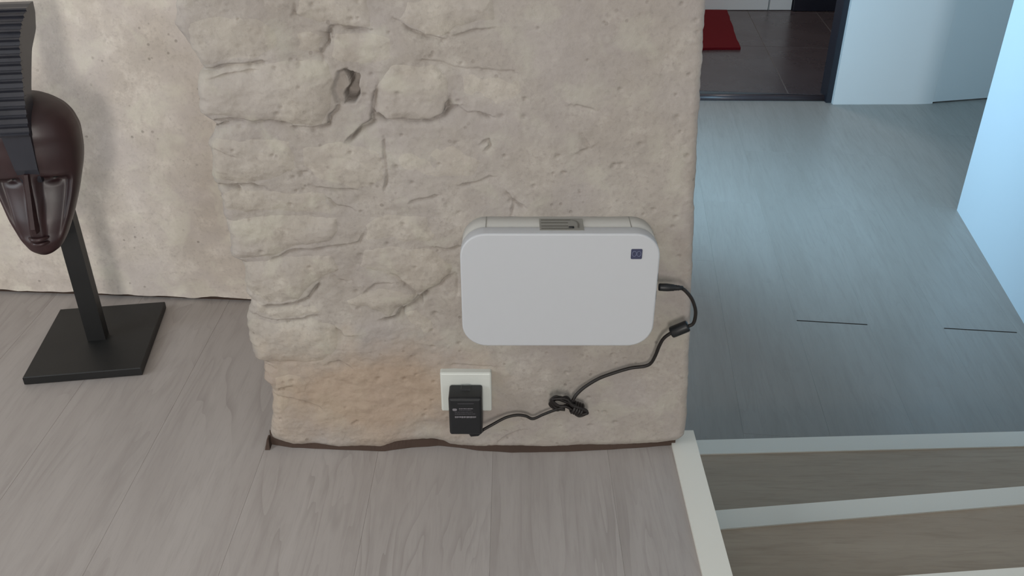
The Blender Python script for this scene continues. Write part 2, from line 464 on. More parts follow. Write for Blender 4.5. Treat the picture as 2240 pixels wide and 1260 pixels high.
h0 = rough_w * (0.0075 * fbm(GX, GZ, 0.11, 1, 3) + 0.0026 * fbm(GX, GZ * 1.6, 0.034, 9, 4, 0.5)) + 0.0007 * fbm(GX, GZ, 0.011, 17, 3, 0.6) \
    + 0.003 * vnoise(GX, GZ, 0.25, 31)
wx = GX + 0.006 * fbm(GX, GZ, 0.03, 41, 3); wz = GZ + 0.005 * fbm(GX, GZ, 0.03, 51, 3)
sm_w = np.clip((0.06 - GX) / 0.25, 0, 1)
h0 = h0 - (0.10 + 0.9 * sm_w) * 0.0036 * np.abs(fbm(GX, GZ * 1.5, 0.065, 301, 4, 0.5)) - 0.0005 * np.abs(fbm(GX, GZ, 0.018, 311, 3))
brk = vnoise(GX, GZ, 0.016, 77) + 0.5


def rows_of(lo, hi): return slice(max(int(np.searchsorted(zr, lo - 0.03)), 0), int(np.searchsorted(zr, hi + 0.03)))


def ledge(x, z, pl):
    d = np.full(x.shape, 9.0); sg = np.ones(x.shape)
    for (ax, az), (bx, bz_) in zip(pl[:-1], pl[1:]):
        if bx < ax: ax, az, bx, bz_ = bx, bz_, ax, az
        vx, vz = bx - ax, bz_ - az; L = vx * vx + vz * vz + 1e-12
        t = np.clip(((x - ax) * vx + (z - az) * vz) / L, 0, 1)
        dd = np.hypot(x - ax - t * vx, z - az - t * vz)
        cr_ = vx * (z - az) - vz * (x - ax)
        m = dd < d; d = np.where(m, dd, d); sg = np.where(m, np.where(cr_ < 0, 1, -1), sg)
    return d, sg


for pl, dep, wd in CRACKS:
    q = P2(pl); R = rows_of(min(p[1] for p in q), max(p[1] for p in q))
    d, sg = ledge(wx[R], wz[R], q)
    prof = np.where(sg > 0, 0.8 * np.exp(-d / (wd * 1.5)), np.exp(-(d / 0.0013) ** 2) * 0.8)
    h0[R] = h0[R] - dep * 1.35 * np.clip(0.25 + 1.1 * brk[R], 0, 1.2) * prof
h0 = h0 - 0.045 * np.clip(poly_sd(wx, wz, HOLE) / 0.0035, 0, 1) - 0.010 * np.clip((poly_sd(wx, wz, HOLE_L) + .002) / 0.006, 0, 1)
# small pits
pr = random.Random(5)
for i in range(150):
    cx, cz, rr = pr.uniform(-0.40, 0.27), pr.uniform(0.03, 0.80), pr.uniform(0.0016, 0.0042)
    i0 = np.searchsorted(zr, cz - 0.02); i1 = np.searchsorted(zr, cz + 0.02)
    d = np.hypot(GX[i0:i1] - cx, (GZ[i0:i1] - cz) * 1.3); h0[i0:i1] -= 0.0035 * np.exp(-(d / rr) ** 2)
# rounded arrises
eL = GX - Lz[:, None]; eR = Rz[:, None] - GX


def rnd(e, r): e = np.clip(e, 0, r); return r - np.sqrt(np.maximum(r * r - (r - e) ** 2, 0))


arris = rnd(eL, 0.022) + rnd(eR, 0.014)
low = np.clip((0.014 - (GZ - bz)) / 0.014, 0, 1) ** 2 * 0.005
GY = YP - h0 + arris + low


def grid_mesh(name, X, Y, Z, mask_faces, material, parent):
    nr, nc = X.shape
    idx = np.arange(nr * nc).reshape(nr, nc)
    q = np.stack([idx[:-1, :-1], idx[:-1, 1:], idx[1:, 1:], idx[1:, :-1]], -1)[mask_faces].reshape(-1, 4)
    used = np.unique(q); remap = np.full(nr * nc, -1); remap[used] = np.arange(len(used)); q = remap[q]
    V = np.stack([X.ravel(), Y.ravel(), Z.ravel()], -1)[used]
    me = bpy.data.meshes.new(name)
    me.vertices.add(len(V)); me.vertices.foreach_set('co', V.ravel().astype(np.float32))
    me.loops.add(q.size); me.loops.foreach_set('vertex_index', q.ravel().astype(np.int32))
    me.polygons.add(len(q)); me.polygons.foreach_set('loop_start', np.arange(0, q.size, 4, dtype=np.int32))
    me.polygons.foreach_set('use_smooth', np.ones(len(q), bool))
    me.update(); me.validate(); me.materials.append(material)
    o = bpy.data.objects.new(name, me); C.objects.link(o)
    if parent is not None: o.parent = parent
    return o


# pier body: front face plus both flanks running back
ns = 26
sl = np.linspace(1, 0, ns + 1)[:-1]
depthL = 1.80; depthR = 2.02
SXl = np.repeat(Lz[:, None], ns, 1) + 0.010 * np.repeat((sl ** 0.7)[None], len(zr), 0) + 0.006 * fbm(np.repeat(sl[None] * 0.6, len(zr), 0), np.repeat(zr[:, None], ns, 1), 0.06, 61) * (sl[None] > 0.02)
SYl = GY[:, :1] + (depthL - GY[:, :1]) * sl[None]
SXr = np.repeat(Rz[:, None], ns, 1) + 0.003 * fbm(np.repeat(sl[None] * 0.8, len(zr), 0), np.repeat(zr[:, None], ns, 1), 0.08, 62)
SXr = SXr[:, ::-1]; SYr = (GY[:, -1:] + (depthR - GY[:, -1:]) * sl[None])[:, ::-1]
AX = np.concatenate([SXl, GX, SXr], 1); AY = np.concatenate([SYl, GY, SYr], 1)
AZ = np.concatenate([np.repeat(GZ[:, :1], ns, 1), GZ, np.repeat(GZ[:, -1:], ns, 1)], 1)
pier = grid_mesh('wall_pier', AX, AY, AZ, np.ones((AX.shape[0] - 1, AX.shape[1] - 1), bool), M['limepier'], None)
tag(pier, 'limewashed rubble stone pier in the middle carrying the white router', kind='structure')

for k, (poly, amp, soft) in enumerate(STONES):
    R = rows_of(min(p[1] for p in poly), max(p[1] for p in poly))
    sd = np.full(GX.shape, -1.0); sd[R] = poly_sd(wx[R], wz[R], poly)
    sd[R] = sd[R] + 0.0035 * fbm(GX[R], GZ[R], 0.02, 90 + k, 3)
    bump = -0.0012 + 0.8 * amp * (1 - np.exp(-np.clip(sd + 0.001, 0, 1) / soft)) - 0.30 * np.clip(-sd - 0.001, 0, 1)
    bump = bump + 0.0016 * fbm(GX, GZ, 0.035, 120 + k, 3) * np.clip(sd / 0.01, 0, 1)
    Yk = GY - bump
    keep = sd > -0.004
    mf = keep[:-1, :-1] & keep[1:, :-1] & keep[:-1, 1:] & keep[1:, 1:]
    mf[zr[:-1] > 0.85] = False
    if mf.any():
        rows = np.where(mf.any(1))[0]; r0, r1 = rows[0], rows[-1] + 2
        grid_mesh('stone', GX[r0:r1], Yk[r0:r1], GZ[r0:r1], mf[r0:r1 - 1], M['limestone'], pier)

# dark brown sloped strip along the joint between pier and floor
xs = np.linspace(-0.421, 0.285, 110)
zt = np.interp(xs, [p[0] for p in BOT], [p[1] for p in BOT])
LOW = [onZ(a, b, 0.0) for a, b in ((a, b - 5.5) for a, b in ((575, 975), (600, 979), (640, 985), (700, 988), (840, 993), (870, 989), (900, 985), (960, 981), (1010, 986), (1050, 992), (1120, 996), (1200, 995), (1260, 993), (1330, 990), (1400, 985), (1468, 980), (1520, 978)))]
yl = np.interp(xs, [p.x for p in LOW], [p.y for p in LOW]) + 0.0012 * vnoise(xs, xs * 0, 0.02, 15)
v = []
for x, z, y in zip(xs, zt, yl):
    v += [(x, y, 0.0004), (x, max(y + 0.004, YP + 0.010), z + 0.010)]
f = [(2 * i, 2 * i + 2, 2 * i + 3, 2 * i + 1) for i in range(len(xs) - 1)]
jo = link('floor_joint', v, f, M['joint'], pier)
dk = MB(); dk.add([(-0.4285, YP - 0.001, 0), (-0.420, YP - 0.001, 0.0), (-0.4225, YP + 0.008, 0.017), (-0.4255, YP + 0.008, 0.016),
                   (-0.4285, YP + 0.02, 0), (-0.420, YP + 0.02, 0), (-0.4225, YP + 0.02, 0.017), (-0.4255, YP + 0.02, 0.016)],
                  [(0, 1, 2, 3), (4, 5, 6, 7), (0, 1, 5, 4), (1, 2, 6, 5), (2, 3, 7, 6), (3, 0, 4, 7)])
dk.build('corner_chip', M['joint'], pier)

# ------------------------------------------------------------------ recessed plaster wall on the left
a0 = onZ(0, 640, 0); a1 = onZ(545, 660, 0)
dirx = (a1.y - a0.y) / (a1.x - a0.x)
nx, nz_ = 260, 150
gx = np.linspace(-2.25, -0.30, nx); gz = np.concatenate([np.linspace(0.004, 0.85, 110), 0.85 + (2.5 - 0.85) * np.linspace(0, 1, 41)[1:]])
RX, RZ = np.meshgrid(gx, gz)
RYb = a0.y + (RX - a0.x) * dirx
RZ[0] = 0.0075 + 0.006 * fbm(RX[0], RX[0] * 0, 0.05, 7, 3)
hh = 0.006 * fbm(RX, RZ, 0.22, 200, 3) + 0.0016 * fbm(RX, RZ, 0.03, 201, 4)
hh -= 0.006 * np.exp(-((RZ - 0.02 - 0.018 * vnoise(RX, RX * 0, 0.05, 9)) / 0.012) ** 2) * np.clip(vnoise(RX, RX * 0, 0.06, 11) + 0.3, 0, 1)
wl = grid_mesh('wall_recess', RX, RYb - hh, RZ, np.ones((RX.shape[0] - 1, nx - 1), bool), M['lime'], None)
tag(wl, 'smooth beige plastered wall set back behind the dark mask', kind='structure')
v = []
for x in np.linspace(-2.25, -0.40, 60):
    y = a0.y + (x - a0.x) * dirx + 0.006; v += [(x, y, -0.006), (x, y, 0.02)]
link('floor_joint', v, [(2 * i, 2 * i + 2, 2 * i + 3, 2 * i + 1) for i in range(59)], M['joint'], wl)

# ------------------------------------------------------------------ upper floor: planks on a dark base
fl = MB().box(-2.3, 0.30, -2.5, 1.236, -0.46, -0.009).box(-2.3, -0.3, 1.236, 2.0, -0.46, -0.009).build('floor', M['subfloor'])
tag(fl, 'pale oak laminate floor of the upper room', kind='structure')
PW = 0.1985
seams = [0.1655 - PW * i for i in range(13)]


def plank(x0, x1, y0, y1, z, name, m, parent, th=0.008, b=0.0006, rz=0.0, loc=None):
    return MB().bbox(x0, x1, y0, y1, z - th, z, b).build(name, m, parent)


plank_cache = {}


def plank_inst(xc, y0, L, W, z, m, parent):
    key = (round(L, 3), round(W, 4), m.name)
    if key not in plank_cache:
        o = MB().bbox(-W / 2 + .00005, W / 2 - .00005, 0, L - .0002, -0.008, 0, .00035).build('plank', m, parent); plank_cache[key] = o.data
    else:
        o = bpy.data.objects.new('plank', plank_cache[key]); C.objects.link(o); o.parent = parent
    o.location = (xc, y0, z)
    return o


for i in range(-1, 12):
    x1 = 0.1655 - PW * i; x0 = x1 - PW
    if i == -1:
        x0, x1 = 0.1655, 0.279
    yend = YP + 0.028 if x0 > -0.44 else 1.765
    st = 0.38 + 0.23 * ((i * 7) % 4) / 4 - 0.25
    plank_inst((x0 + x1) / 2, st, yend - st, x1 - x0, 0, M['lam'], fl)
    plank_inst((x0 + x1) / 2, st - 1.38, 1.38, x1 - x0, 0, M['lam'], fl)
    plank_inst((x0 + x1) / 2, -2.5, st - 1.38 + 2.5, x1 - x0, 0, M['lam'], fl)

plank_inst(-0.3945, YP + 0.0285, 1.765 - YP - 0.0285, 0.070, 0, M['lam'], fl)     # notched plank end running along the pier's flank

# white edge profile of the upper floor beside the steps
tr = MB()
pts = [(0.2765, -0.6), (0.318, -0.6), (0.3225, 1.252), (0.2785, 1.252)]
tr.prism(pts, -0.045, 0.005)
tr = tr.build('trim_1', M['white_trim'])
tag(tr, 'white edging strip along the upper floor beside the steps', kind='structure')

# ------------------------------------------------------------------ steps going down to the lower room
stairs = empty('stairs', (0.32, 0.9, ZL)); tag(stairs, 'short flight of brown steps with white nosings right of the pier', kind='structure')
inv = Matrix.Translation((-0.32, -0.9, -ZL))


def strip_line(pl, pr, z, xr=1.42):
    a, b = onZ(*pl, z), onZ(*pr, z); s = (b.y - a.y) / (b.x - a.x)
    return lambda x: a.y + s * (x - a.x)


def spris(name, pts, z0, z1, m):
    o = MB().prism(pts, z0, z1).build(name, m, None); o.data.transform(inv); o.parent = stairs; return o


XA, XB = 0.3185, 1.40
n3f = strip_line((2047, 1257), (2240, 1243.6), 0.0); n3 = lambda x: n3f(x) - 0.042
n2f = strip_line((1559.6, 1119.6), (2240, 1066), -RISE); n2n = strip_line((1568.6, 1160.7), (2240, 1105), -RISE)
n1f = strip_line((1524, 965), (2240, 945.7), -2 * RISE); n1n = strip_line((1527.5, 995.7), (2240, 977.9), -2 * RISE)
spris('stringer', [(0.3005, -0.6), (0.3175, -0.6), (0.3175, 1.237), (0.3005, 1.237)], ZL, -0.046, M['white_trim'])
XR = {3: 1.27, 2: 1.325, 1: 1.375}
for lv, ff, nn, nf in ((3, n3f, n3, None), (2, n2f, n2n, n3f), (1, n1f, n1n, n2f)):
    z = -RISE * (3 - lv); xr = XR[lv]
    spris('nosing', [(XA, nn(XA)), (xr, nn(xr)), (xr, ff(xr)), (XA, ff(XA))], z - 0.022, z + 0.003, M['white_trim'])
    back = (lambda x: nf(x) - 0.03) if nf else (lambda x: -0.6)
    spris('tread', [(XA, back(XA)), (xr, back(xr)), (xr, nn(xr)), (XA, nn(XA))], z - 0.020, z, M['tread'])
    spris('riser', [(XA, ff(XA) - 0.03), (xr, ff(xr) - 0.03), (xr, ff(xr) - 0.012), (XA, ff(XA) - 0.012)], z - RISE, z - 0.022, M['tread'])

# ------------------------------------------------------------------ lower floor
ang = math.radians(-6.5)
lf = empty('floor_lower', (0.84, 2.25, ZL), ang)
base = MB().box(-1.2, 3.4, -1.6, 2.6, -0.05, -0.009).build('floor_base', M['subfloor'], lf)
tag(lf, 'grey oak laminate floor of the lower room', kind='structure')
WL = 0.2105
joints = {0: 0.0, 1: 0.815, 2: 0.005, 3: -0.5, 4: 0.3, -1: -0.55, -2: 0.35, -3: 0.9}
for k in range(-5, 11):
    j = joints.get(k, ((k * 37) % 13) / 10.0 - 0.3)
    y = j - 1.38 * 3
    while y < 2.2:
        if y + 1.38 > -1.5:
            plank_inst((k + 0.5) * WL, y, 1.38, WL, 0, M['lamlow'], lf)
        y += 1.38
# wider open end joints seen as dark lines
for k, y in ((0, 0.0), (2, 0.005)):
    MB().box(k * WL + .004, (k + 1) * WL - .004, y - .0022, y + .0016, -0.0005, 0.0006).build('open_joint', M['subfloor'], lf)

# ------------------------------------------------------------------ walls of the lower room
SW = [(1.65, 3.02), (1.51, 2.24), (1.27, 0.90), (1.27, -2.5), (1.39, -2.5), (1.39, 0.88), (1.63, 2.22), (1.77, 3.0)]
wr = MB().prism(SW, ZL - 0.02, 2.5).build('wall_right', M['wall_blue'])
tag(wr, 'bright white wall at the right edge, lit by bluish daylight', kind='structure')

wf = MB()
nseg = 10
front = [(1.567, 4.235), (1.99, 4.245)]
rr = 0.05; a1_ = math.radians(14)
arc = [(1.99 + rr * math.sin(a1_ * i / nseg) * 1.0, 4.245 + rr * (1 - math.cos(a1_ * i / nseg))) for i in range(1, nseg + 1)]
sl_ = math.tan(math.radians(12))
curve = [(1.94 + 0.12 * t, 4.238 + 0.12 * t * t * sl_ / 2) for t in np.linspace(0, 1, 13)]
wf.prism([(1.567, 4.34), (1.567, 4.235)] + curve + [(2.06, 4.34)], ZL - 0.005, 2.5)
wf.prism([(-0.2, 4.34), (-0.2, 4.235), (0.72, 4.235), (0.72, 4.34)], ZL - 0.005, 2.5)
wf.box(0.72, 1.567, 4.235, 4.34, 1.66, 2.5)
wf = wf.build('wall_far', M['wall_white']); tag(wf, 'white wall beside the dark tiled doorway', kind='structure')
# white door leaf standing slightly open, right of that wall
dl = empty('door_1', (2.0605, 4.238 + 0.12 * sl_ / 2, ZL)); dl.rotation_euler = (0, 0, math.radians(12)); tag(dl, 'white door leaf at the far end behind the bright wall', kind='structure')
MB().box(0.0, 0.82, 0.0, 0.04, 0.008, 2.04).build('leaf', M['wall_white'], dl)
MB().box(0.74, 0.75, -0.05, 0.0, 0.98, 1.0).box(0.64, 0.75, -0.06, -0.045, 0.98, 1.0).build('handle', M['fitting_dark'], dl)
# added lining of the tiled doorway, its dark colour makes the jamb look shaded
dfm = MB().box(1.540, 1.567, 4.26, 4.36, ZL + 0.0, 1.66).box(0.72, 0.747, 4.26, 4.36, ZL, 1.66).box(0.747, 1.540, 4.26, 4.36, 1.63, 1.66).build('trim_2', M['fitting_dark'])
tag(dfm, 'added dark lining shading the jamb of the doorway to the tiled room', kind='structure')
# closing walls
we = MB().box(3.0, 3.1, 2.9, 5.2, ZL - 0.02, 2.5).box(1.75, 3.1, 2.88, 2.98, ZL - 0.02, 2.5).box(2.90, 3.1, 4.45, 4.55, ZL, 2.5).box(2.6, 3.1, 4.45, 4.55, ZL, 2.5)
we = we.build('wall_east', M['wall_white']); tag(we, 'white end wall of the lower room', kind='structure')
# left wall of the lower room with its window opening (out of view behind the pier)
wlw = MB()


def lx(y): return 0.285 + 0.06 * (y - 1.9)


wlw.prism([(lx(1.95), 1.95), (lx(2.55), 2.55), (lx(2.55) - 0.14, 2.55), (lx(1.95) - 0.14, 1.95)], ZL - 0.02, 2.5)
wlw.prism([(lx(3.60), 3.60), (lx(4.3), 4.3), (lx(4.3) - 0.14, 4.3), (lx(3.60) - 0.14, 3.60)], ZL - 0.02, 2.5)
wlw.prism([(lx(2.55), 2.55), (lx(3.60), 3.60), (lx(3.60) - 0.14, 3.60), (lx(2.55) - 0.14, 2.55)], ZL - 0.02, -0.02)
wlw.prism([(lx(2.55), 2.55), (lx(3.60), 3.60), (lx(3.60) - 0.14, 3.60), (lx(2.55) - 0.14, 2.55)], 1.28, 2.5)
wlw.box(0.10, 0.306, 1.238, 1.95, -0.46, 0.004)
wlw = wlw.build('wall_lower_left', M['wall_white']); tag(wlw, 'white left wall of the lower room behind the pier', kind='structure')

# ------------------------------------------------------------------ shell of the upper room and ceiling (behind the camera)
wb = MB().box(-2.3, -0.45, -2.56, -2.46, -0.02, 2.5).box(0.35, 1.39, -2.56, -2.46, -0.02, 2.5).box(-0.45, 0.35, -2.56, -2.46, -0.02, 0.62).box(-0.45, 0.35, -2.56, -2.46, 1.98, 2.5)
wb = wb.build('wall_back', M['lime']); tag(wb, 'plastered wall behind the camera', kind='structure')
wlft = MB().box(-2.36, -2.26, -2.5, -0.5, -0.02, 2.5).box(-2.36, -2.26, 0.9, 1.9, -0.02, 2.5).box(-2.36, -2.26, -0.5, 0.9, -0.02, 0.62).box(-2.36, -2.26, -0.5, 0.9, 2.02, 2.5)
wlft = wlft.build('wall_left', M['lime']); tag(wlft, 'plastered left wall of the upper room', kind='structure')
ce = MB().box(-2.4, 3.2, -2.6, 7.2, 2.5, 2.6).build('ceiling', M['ceiling']); tag(ce, 'pale ceiling', kind='structure')

# ------------------------------------------------------------------ tiled room beyond the doorway
kf = empty('floor_kitchen', (1.375, 4.34, ZT), ang); tag(kf, 'dark brown tiled floor beyond the doorway', kind='structure')
MB().box(-1.6, 0.19, 0.0, 2.6, -0.03, -0.002).box(0.19, 0.9, 0.2, 2.6, -0.03, -0.002).build('grout_bed', M['grout'], kf)
tm = None
for i in range(-3, 4):
    for j in range(0, 3):
        if i > 1 or (i == 1 and j == 0): continue
        if tm is None:
            o = MB().bbox(.002, .448, .002, .888, -.012, 0, .0015).build('tile', M['tile'], kf); tm = o.data
        else:
            o = bpy.data.objects.new('tile', tm); C.objects.link(o); o.parent = kf
        o.location = (i * 0.45, j * 0.89, 0)
th = MB()
t0, t1 = onZ(1540, 216, ZT), onZ(1812, 205, ZT)
th = tube([(0.70, 4.318, ZT - 0.012), (1.56, 4.302, ZT - 0.012)], 0.018, 12)
th = link('threshold', th[0], th[1], M['chrome'], kf, True)
th.parent = None; tag(th, 'dark rounded threshold bar between grey planks and brown tiles', 'threshold')
rise_edge = MB().box(0.66, 1.567, 4.318, 4.345, ZL - 0.01, ZT - 0.002).build('trim_3', M['fitting_dark']); tag(rise_edge, 'dark edge under the tiled floor', kind='structure')

# cabinets in the tiled room
def cabinet(x0, x1, y, h, m, label, name='kitchen_cabinet'):
    c = empty(name, ((x0 + x1) / 2, y, ZT)); tag(c, label, 'cabinet')
    w = x1 - x0
    MB().box(-w / 2, w / 2, 0.02, 0.58, 0.0, h).build('body', m, c)
    MB().bbox(-w / 2 + .002, w / 2 - .002, -0.0, 0.02, 0.004, h - 0.01, 0.002).build('door', m, c)
    k = MB().box(w / 2 - 0.06, w / 2 - 0.045, -0.03, 0.0, h * 0.62, h * 0.80).build('handle', M['fitting_dark'], c)
    return c


cabinet(0.95, 1.715, 6.13, 0.86, M['cab'], 'wide white kitchen cabinet behind the red mat')
cabinet(1.722, 1.872, 6.13, 0.86, M['cab'], 'narrow white kitchen unit beside the dark tall cabinet')
cabinet(1.876, 2.75, 6.10, 2.0, M['cabdark'], 'tall black cabinet at the back of the tiled room')
kw = MB().box(-0.3, 3.2, 6.85, 6.95, ZL, 2.5).box(-0.3, -0.2, 4.3, 6.9, ZL, 2.5).box(3.1, 3.2, 4.4, 6.9, ZL, 2.5).build('wall_kitchen', M['wall_white']); tag(kw, 'pale walls of the tiled room', kind='structure')
# red mat
mt = MB()
c0 = onZ(1590, 26, ZT); c1 = onZ(1618, 109, ZT)
top = [(0.62, 5.12), (c1.x, c1.y), (c0.x, c0.y), (0.70, c0.y + 0.02)]
edge = []
for i in range(4):
    a, b = Vector(top[i] + (0,)), Vector(top[(i + 1) % 4] + (0,))
    for k in range(10):
        p = a.lerp(b, k / 10); edge.append((p.x + rng.uniform(-.004, .004), p.y + rng.uniform(-.004, .004)))
mt.prism(edge, ZT + 0.0005, ZT + 0.014)
mt = mt.build('floor_mat', M['red']); tag(mt, 'red mat lying on the dark brown tiles', 'mat')

# ------------------------------------------------------------------ router on the pier
RXc, RZt, RZb, RYf = 0.0695, 0.4475, 0.255, 1.146
RW, RH = 0.290, RZt - RZb
router = empty('internet_router', (RXc, YP, (RZt + RZb) / 2)); tag(router, 'white rounded wall-mounted router above the socket', 'router')
yb = -0.006
v, f = rr_loft(RW - 0.002, RH - 0.002, 0.037, [(0.002, 0.006), (0, 0.004), (0, -0.036)]); link('back_shell', v, f, M['plastic_back'], router, True)
yf = RYf - YP
st = [(0.0006, -0.0362), (0, -0.038)] + [(0.0028 * (1 - math.cos(math.radians(a))), yf + 0.0028 * (1 - math.sin(math.radians(a)))) for a in (0, 15, 30, 45, 60, 75, 90)]
v, f = rr_loft(RW, RH, 0.038, st); cover = link('front_cover', v, f, M['plastic'], router, True)
for o in (cover,):
    o.data.polygons[len(o.data.polygons) - 1].use_smooth = False; o.data.polygons[len(o.data.polygons) - 2].use_smooth = False
# vent on the top side
ZTl = RH / 2
vent = MB().bbox(0.0145 - 0.0145 - 0.0295, 0.0345, 1.157 - YP, 1.196 - YP, ZTl - 0.003, ZTl + 0.0006, 0.0003).build('vent', M['vent'], router)
for yy, x0, x1 in ((1.190, -0.027, 0.016), (1.181, -0.027, 0.012), (1.170, -0.027, 0.012), (1.162, -0.027, 0.018)):
    MB().box(x0, x1, yy - YP - 0.0016, yy - YP + 0.0016, ZTl - 0.0005, ZTl + 0.0010).build('vent_slot', M['slot'], vent)
v, f = tube(catmull([(0.016, 1.190 - YP, ZTl + .0006), (0.024, 1.185 - YP, ZTl + .0006), (0.027, 1.176 - YP, ZTl + .0006), (0.026, 1.163 - YP, ZTl + .0006)], 6), 0.0013, 6)
link('vent_curve', v, f, M['slot'], vent, True)
v, f = tube([(0.013, 1.1645 - YP, ZTl + .0006), (0.020, 1.1655 - YP, ZTl + .0006)], 0.0024, 8); link('vent_button', v, f, M['black'], vent, True)
for px in (1063, 1380):
    x = onY(px, 490, 1.178).x - RXc
    MB().box(x - .0006, x + .0006, 1.160 - YP, YP + .0 - YP, ZTl - 0.003, ZTl - 0.0006).build('case_seam', M['vent'], router)
# emblem: small dark blue square with pale crossing loops
e = onY(1392.5, 555.5, RYf)
v, f = rr_loft(0.0163, 0.0162, 0.0018, [(0, 0.0), (0.0, -0.0006)], 4)
emb = link('emblem', [(a + e.x - RXc, b + yf, c + e.z - (RZt + RZb) / 2) for a, b, c in v], f, M['navy'], router); tag(emb, 'small dark blue square emblem')
ex, ez, ey = e.x - RXc, e.z - (RZt + RZb) / 2, yf - 0.0008
for s in (-1, 1):
    loop = [(ex + s * (0.0033 + 0.0030 * math.cos(a)), ey, ez + 0.0006 + 0.0042 * math.sin(a)) for a in np.linspace(0, 2 * math.pi, 15)]
    v, f = tube(loop, 0.00055, 6); link('emblem_loop', v, f, M['navy_light'], emb)
# ports on the right side
xs_ = RW / 2
for py in (605, 644):
    p = onY(1442, py, 1.160); zc = p.z - (RZt + RZb) / 2
    MB().bbox(xs_ - 0.004, xs_ + 0.0022, 1.158 - YP, 1.176 - YP, zc - 0.0075, zc + 0.0075, 0.0008).build('side_port', M['black'], router)

# ------------------------------------------------------------------ wall socket
pc = onY(1019, 849, YP)
SW_, SH_ = 0.084, 0.078
sock = empty('wall_socket', (onY(1019, 808, YP).x, YP - 0.002, 0)); sock.location.z = onY(1019, 808, YP).z - SH_ / 2
tag(sock, 'white square wall socket behind the black power adapter', 'socket')
v, f = rr_loft(SW_, SH_, 0.003, [(0, 0.008), (0, -0.006), (0.0012, -0.0085), (0.003, -0.0092)], 4); link('cover_plate', v, f, M['socket'], sock)
ring = [(0.019 * math.cos(a), -0.0095, 0.019 * math.sin(a) - 0.004) for a in np.linspace(0, 2 * math.pi, 33)]
v, f = tube(ring, 0.0012, 6); link('socket_rim', v, f, M['socket'], sock, True)

# ------------------------------------------------------------------ power adapter with its cord
AD0 = onY(1020, 843, YP - 0.012)
ad = empty('power_adapter', (AD0.x - 0.0005, YP - 0.0115, AD0.z)); tag(ad, 'black plug-in power adapter with thin cord looping to the router', 'adapter')
AW, AHt, ADp = 0.054, 0.075, 0.040
v, f = rr_loft(AW, AHt, 0.004, [(0.002, 0.0), (0, -0.003), (0, -ADp + 0.006), (0.0012, -ADp + 0.0025), (0.0042, -ADp)], 5)
body = link('body', [(x, y, z - AHt / 2 + 0.002) for x, y, z in v], f, M['black'], ad)
# raised hump on the top side
MB().bbox(-0.009, 0.009, -ADp + 0.022, -0.003, -0.002, 0.0042, 0.0025).build('top_hump', M['black'], ad)
yfr = -ADp - 0.0003
MB().box(-0.012, 0.014, yfr, yfr + 0.0006, -0.0078, -0.0070).build('label_line', M['printdim'], body)
v, f = rr_loft(0.0072, 0.0046, 0.002, [(0, yfr + 0.0006), (0, yfr)], 4); link('label_mark', [(x - 0.0170, y, z - 0.0195) for x, y, z in v], f, M['print'], body)
pr2 = random.Random(11)
for zz, x0, x1, hh_, mm in ((-0.0175, -0.010, 0.013, .0016, 'print'), (-0.0205, -0.010, 0.010, .0012, 'printdim'), (-0.0245, -0.017, 0.012, .0014, 'printdim'), (-0.0282, -0.017, 0.016, .0014, 'printdim'), (-0.0345, -0.017, 0.017, .0034, 'print')):
    m_ = MB(); x = x0
    while x < x1:
        w = pr2.uniform(0.0010, 0.0030); m_.box(x, min(x + w, x1), yfr, yfr + 0.0006, zz - hh_ / 2 * pr2.uniform(.6, 1), zz + hh_ / 2); x += w + pr2.uniform(0.0003, 0.0009)
    m_.build('label_print', M[mm], body)
# strain relief and cord
CY = YP - 0.020


def W(px, py, Y=CY): return onY(px, py, Y)


def to_ad(p): return tuple(Vector(p) - ad.location)


s0 = W(1036, 945, YP - 0.036); s1 = W(1052, 944, YP - 0.030)
v, f = tube([W(1028, 938, YP - 0.040), W(1034, 947, YP - 0.040), W(1044, 947, YP - 0.037), W(1056, 940, YP - 0.030)], [0.0060, 0.0068, 0.0056, 0.0032], 12)
link('strain_relief', [to_ad(p) for p in v], f, M['black'], ad, True)
cr = 0.0025
path1 = [W(1050, 944, YP - 0.031), W(1075, 930, YP - 0.026), W(1105, 914, YP - 0.019), W(1130, 908, YP - 0.016), W(1150, 910, YP - 0.015), W(1166, 916, YP - 0.015), W(1190, 906, YP - 0.016), W(1218, 896, YP - 0.018), W(1236, 896, YP - 0.020)]
v, f = tube(catmull(path1, 8), cr, 10); link('cord', [to_ad(p) for p in v], f, M['cord'], ad, True)
path2 = [W(1243, 890, YP - 0.022), W(1252, 877, YP - 0.020), W(1262, 862, YP - 0.017), W(1280, 846, YP - 0.014), W(1310, 828, YP - 0.013), W(1345, 815, YP - 0.013), W(1380, 805, YP - 0.013), W(1410, 801, YP - 0.014),
         W(1424, 794, YP - 0.016), W(1434, 777, YP - 0.020), W(1442, 757, YP - 0.024), W(1452, 740, YP - 0.026), W(1470, 727, YP - 0.027), W(1486, 720, YP - 0.028), W(1504, 714, YP - 0.029),
         W(1516, 708, YP - 0.030), W(1521, 693, YP - 0.032), W(1521, 676, YP - 0.034), W(1514, 655, YP - 0.036), W(1503, 640, YP - 0.037), W(1492, 631, YP - 0.038), W(1478, 628, YP - 0.039)]
v, f = tube(catmull(path2, 8), 0.0028, 10); link('cord', [to_ad(p) for p in v], f, M['cord'], ad, True)
# ferrite bead
b0, b1 = W(1467, 728, YP - 0.027), W(1506, 712, YP - 0.0285)
bp = [b0.lerp(b1, t) for t in (0, .03, .1, .9, .97, 1)]
v, f = tube(bp, [0.0066, 0.0086, 0.0094, 0.0094, 0.0086, 0.0066], 14); link('ferrite_bead', [to_ad(p) for p in v], f, M['black'], ad, True)
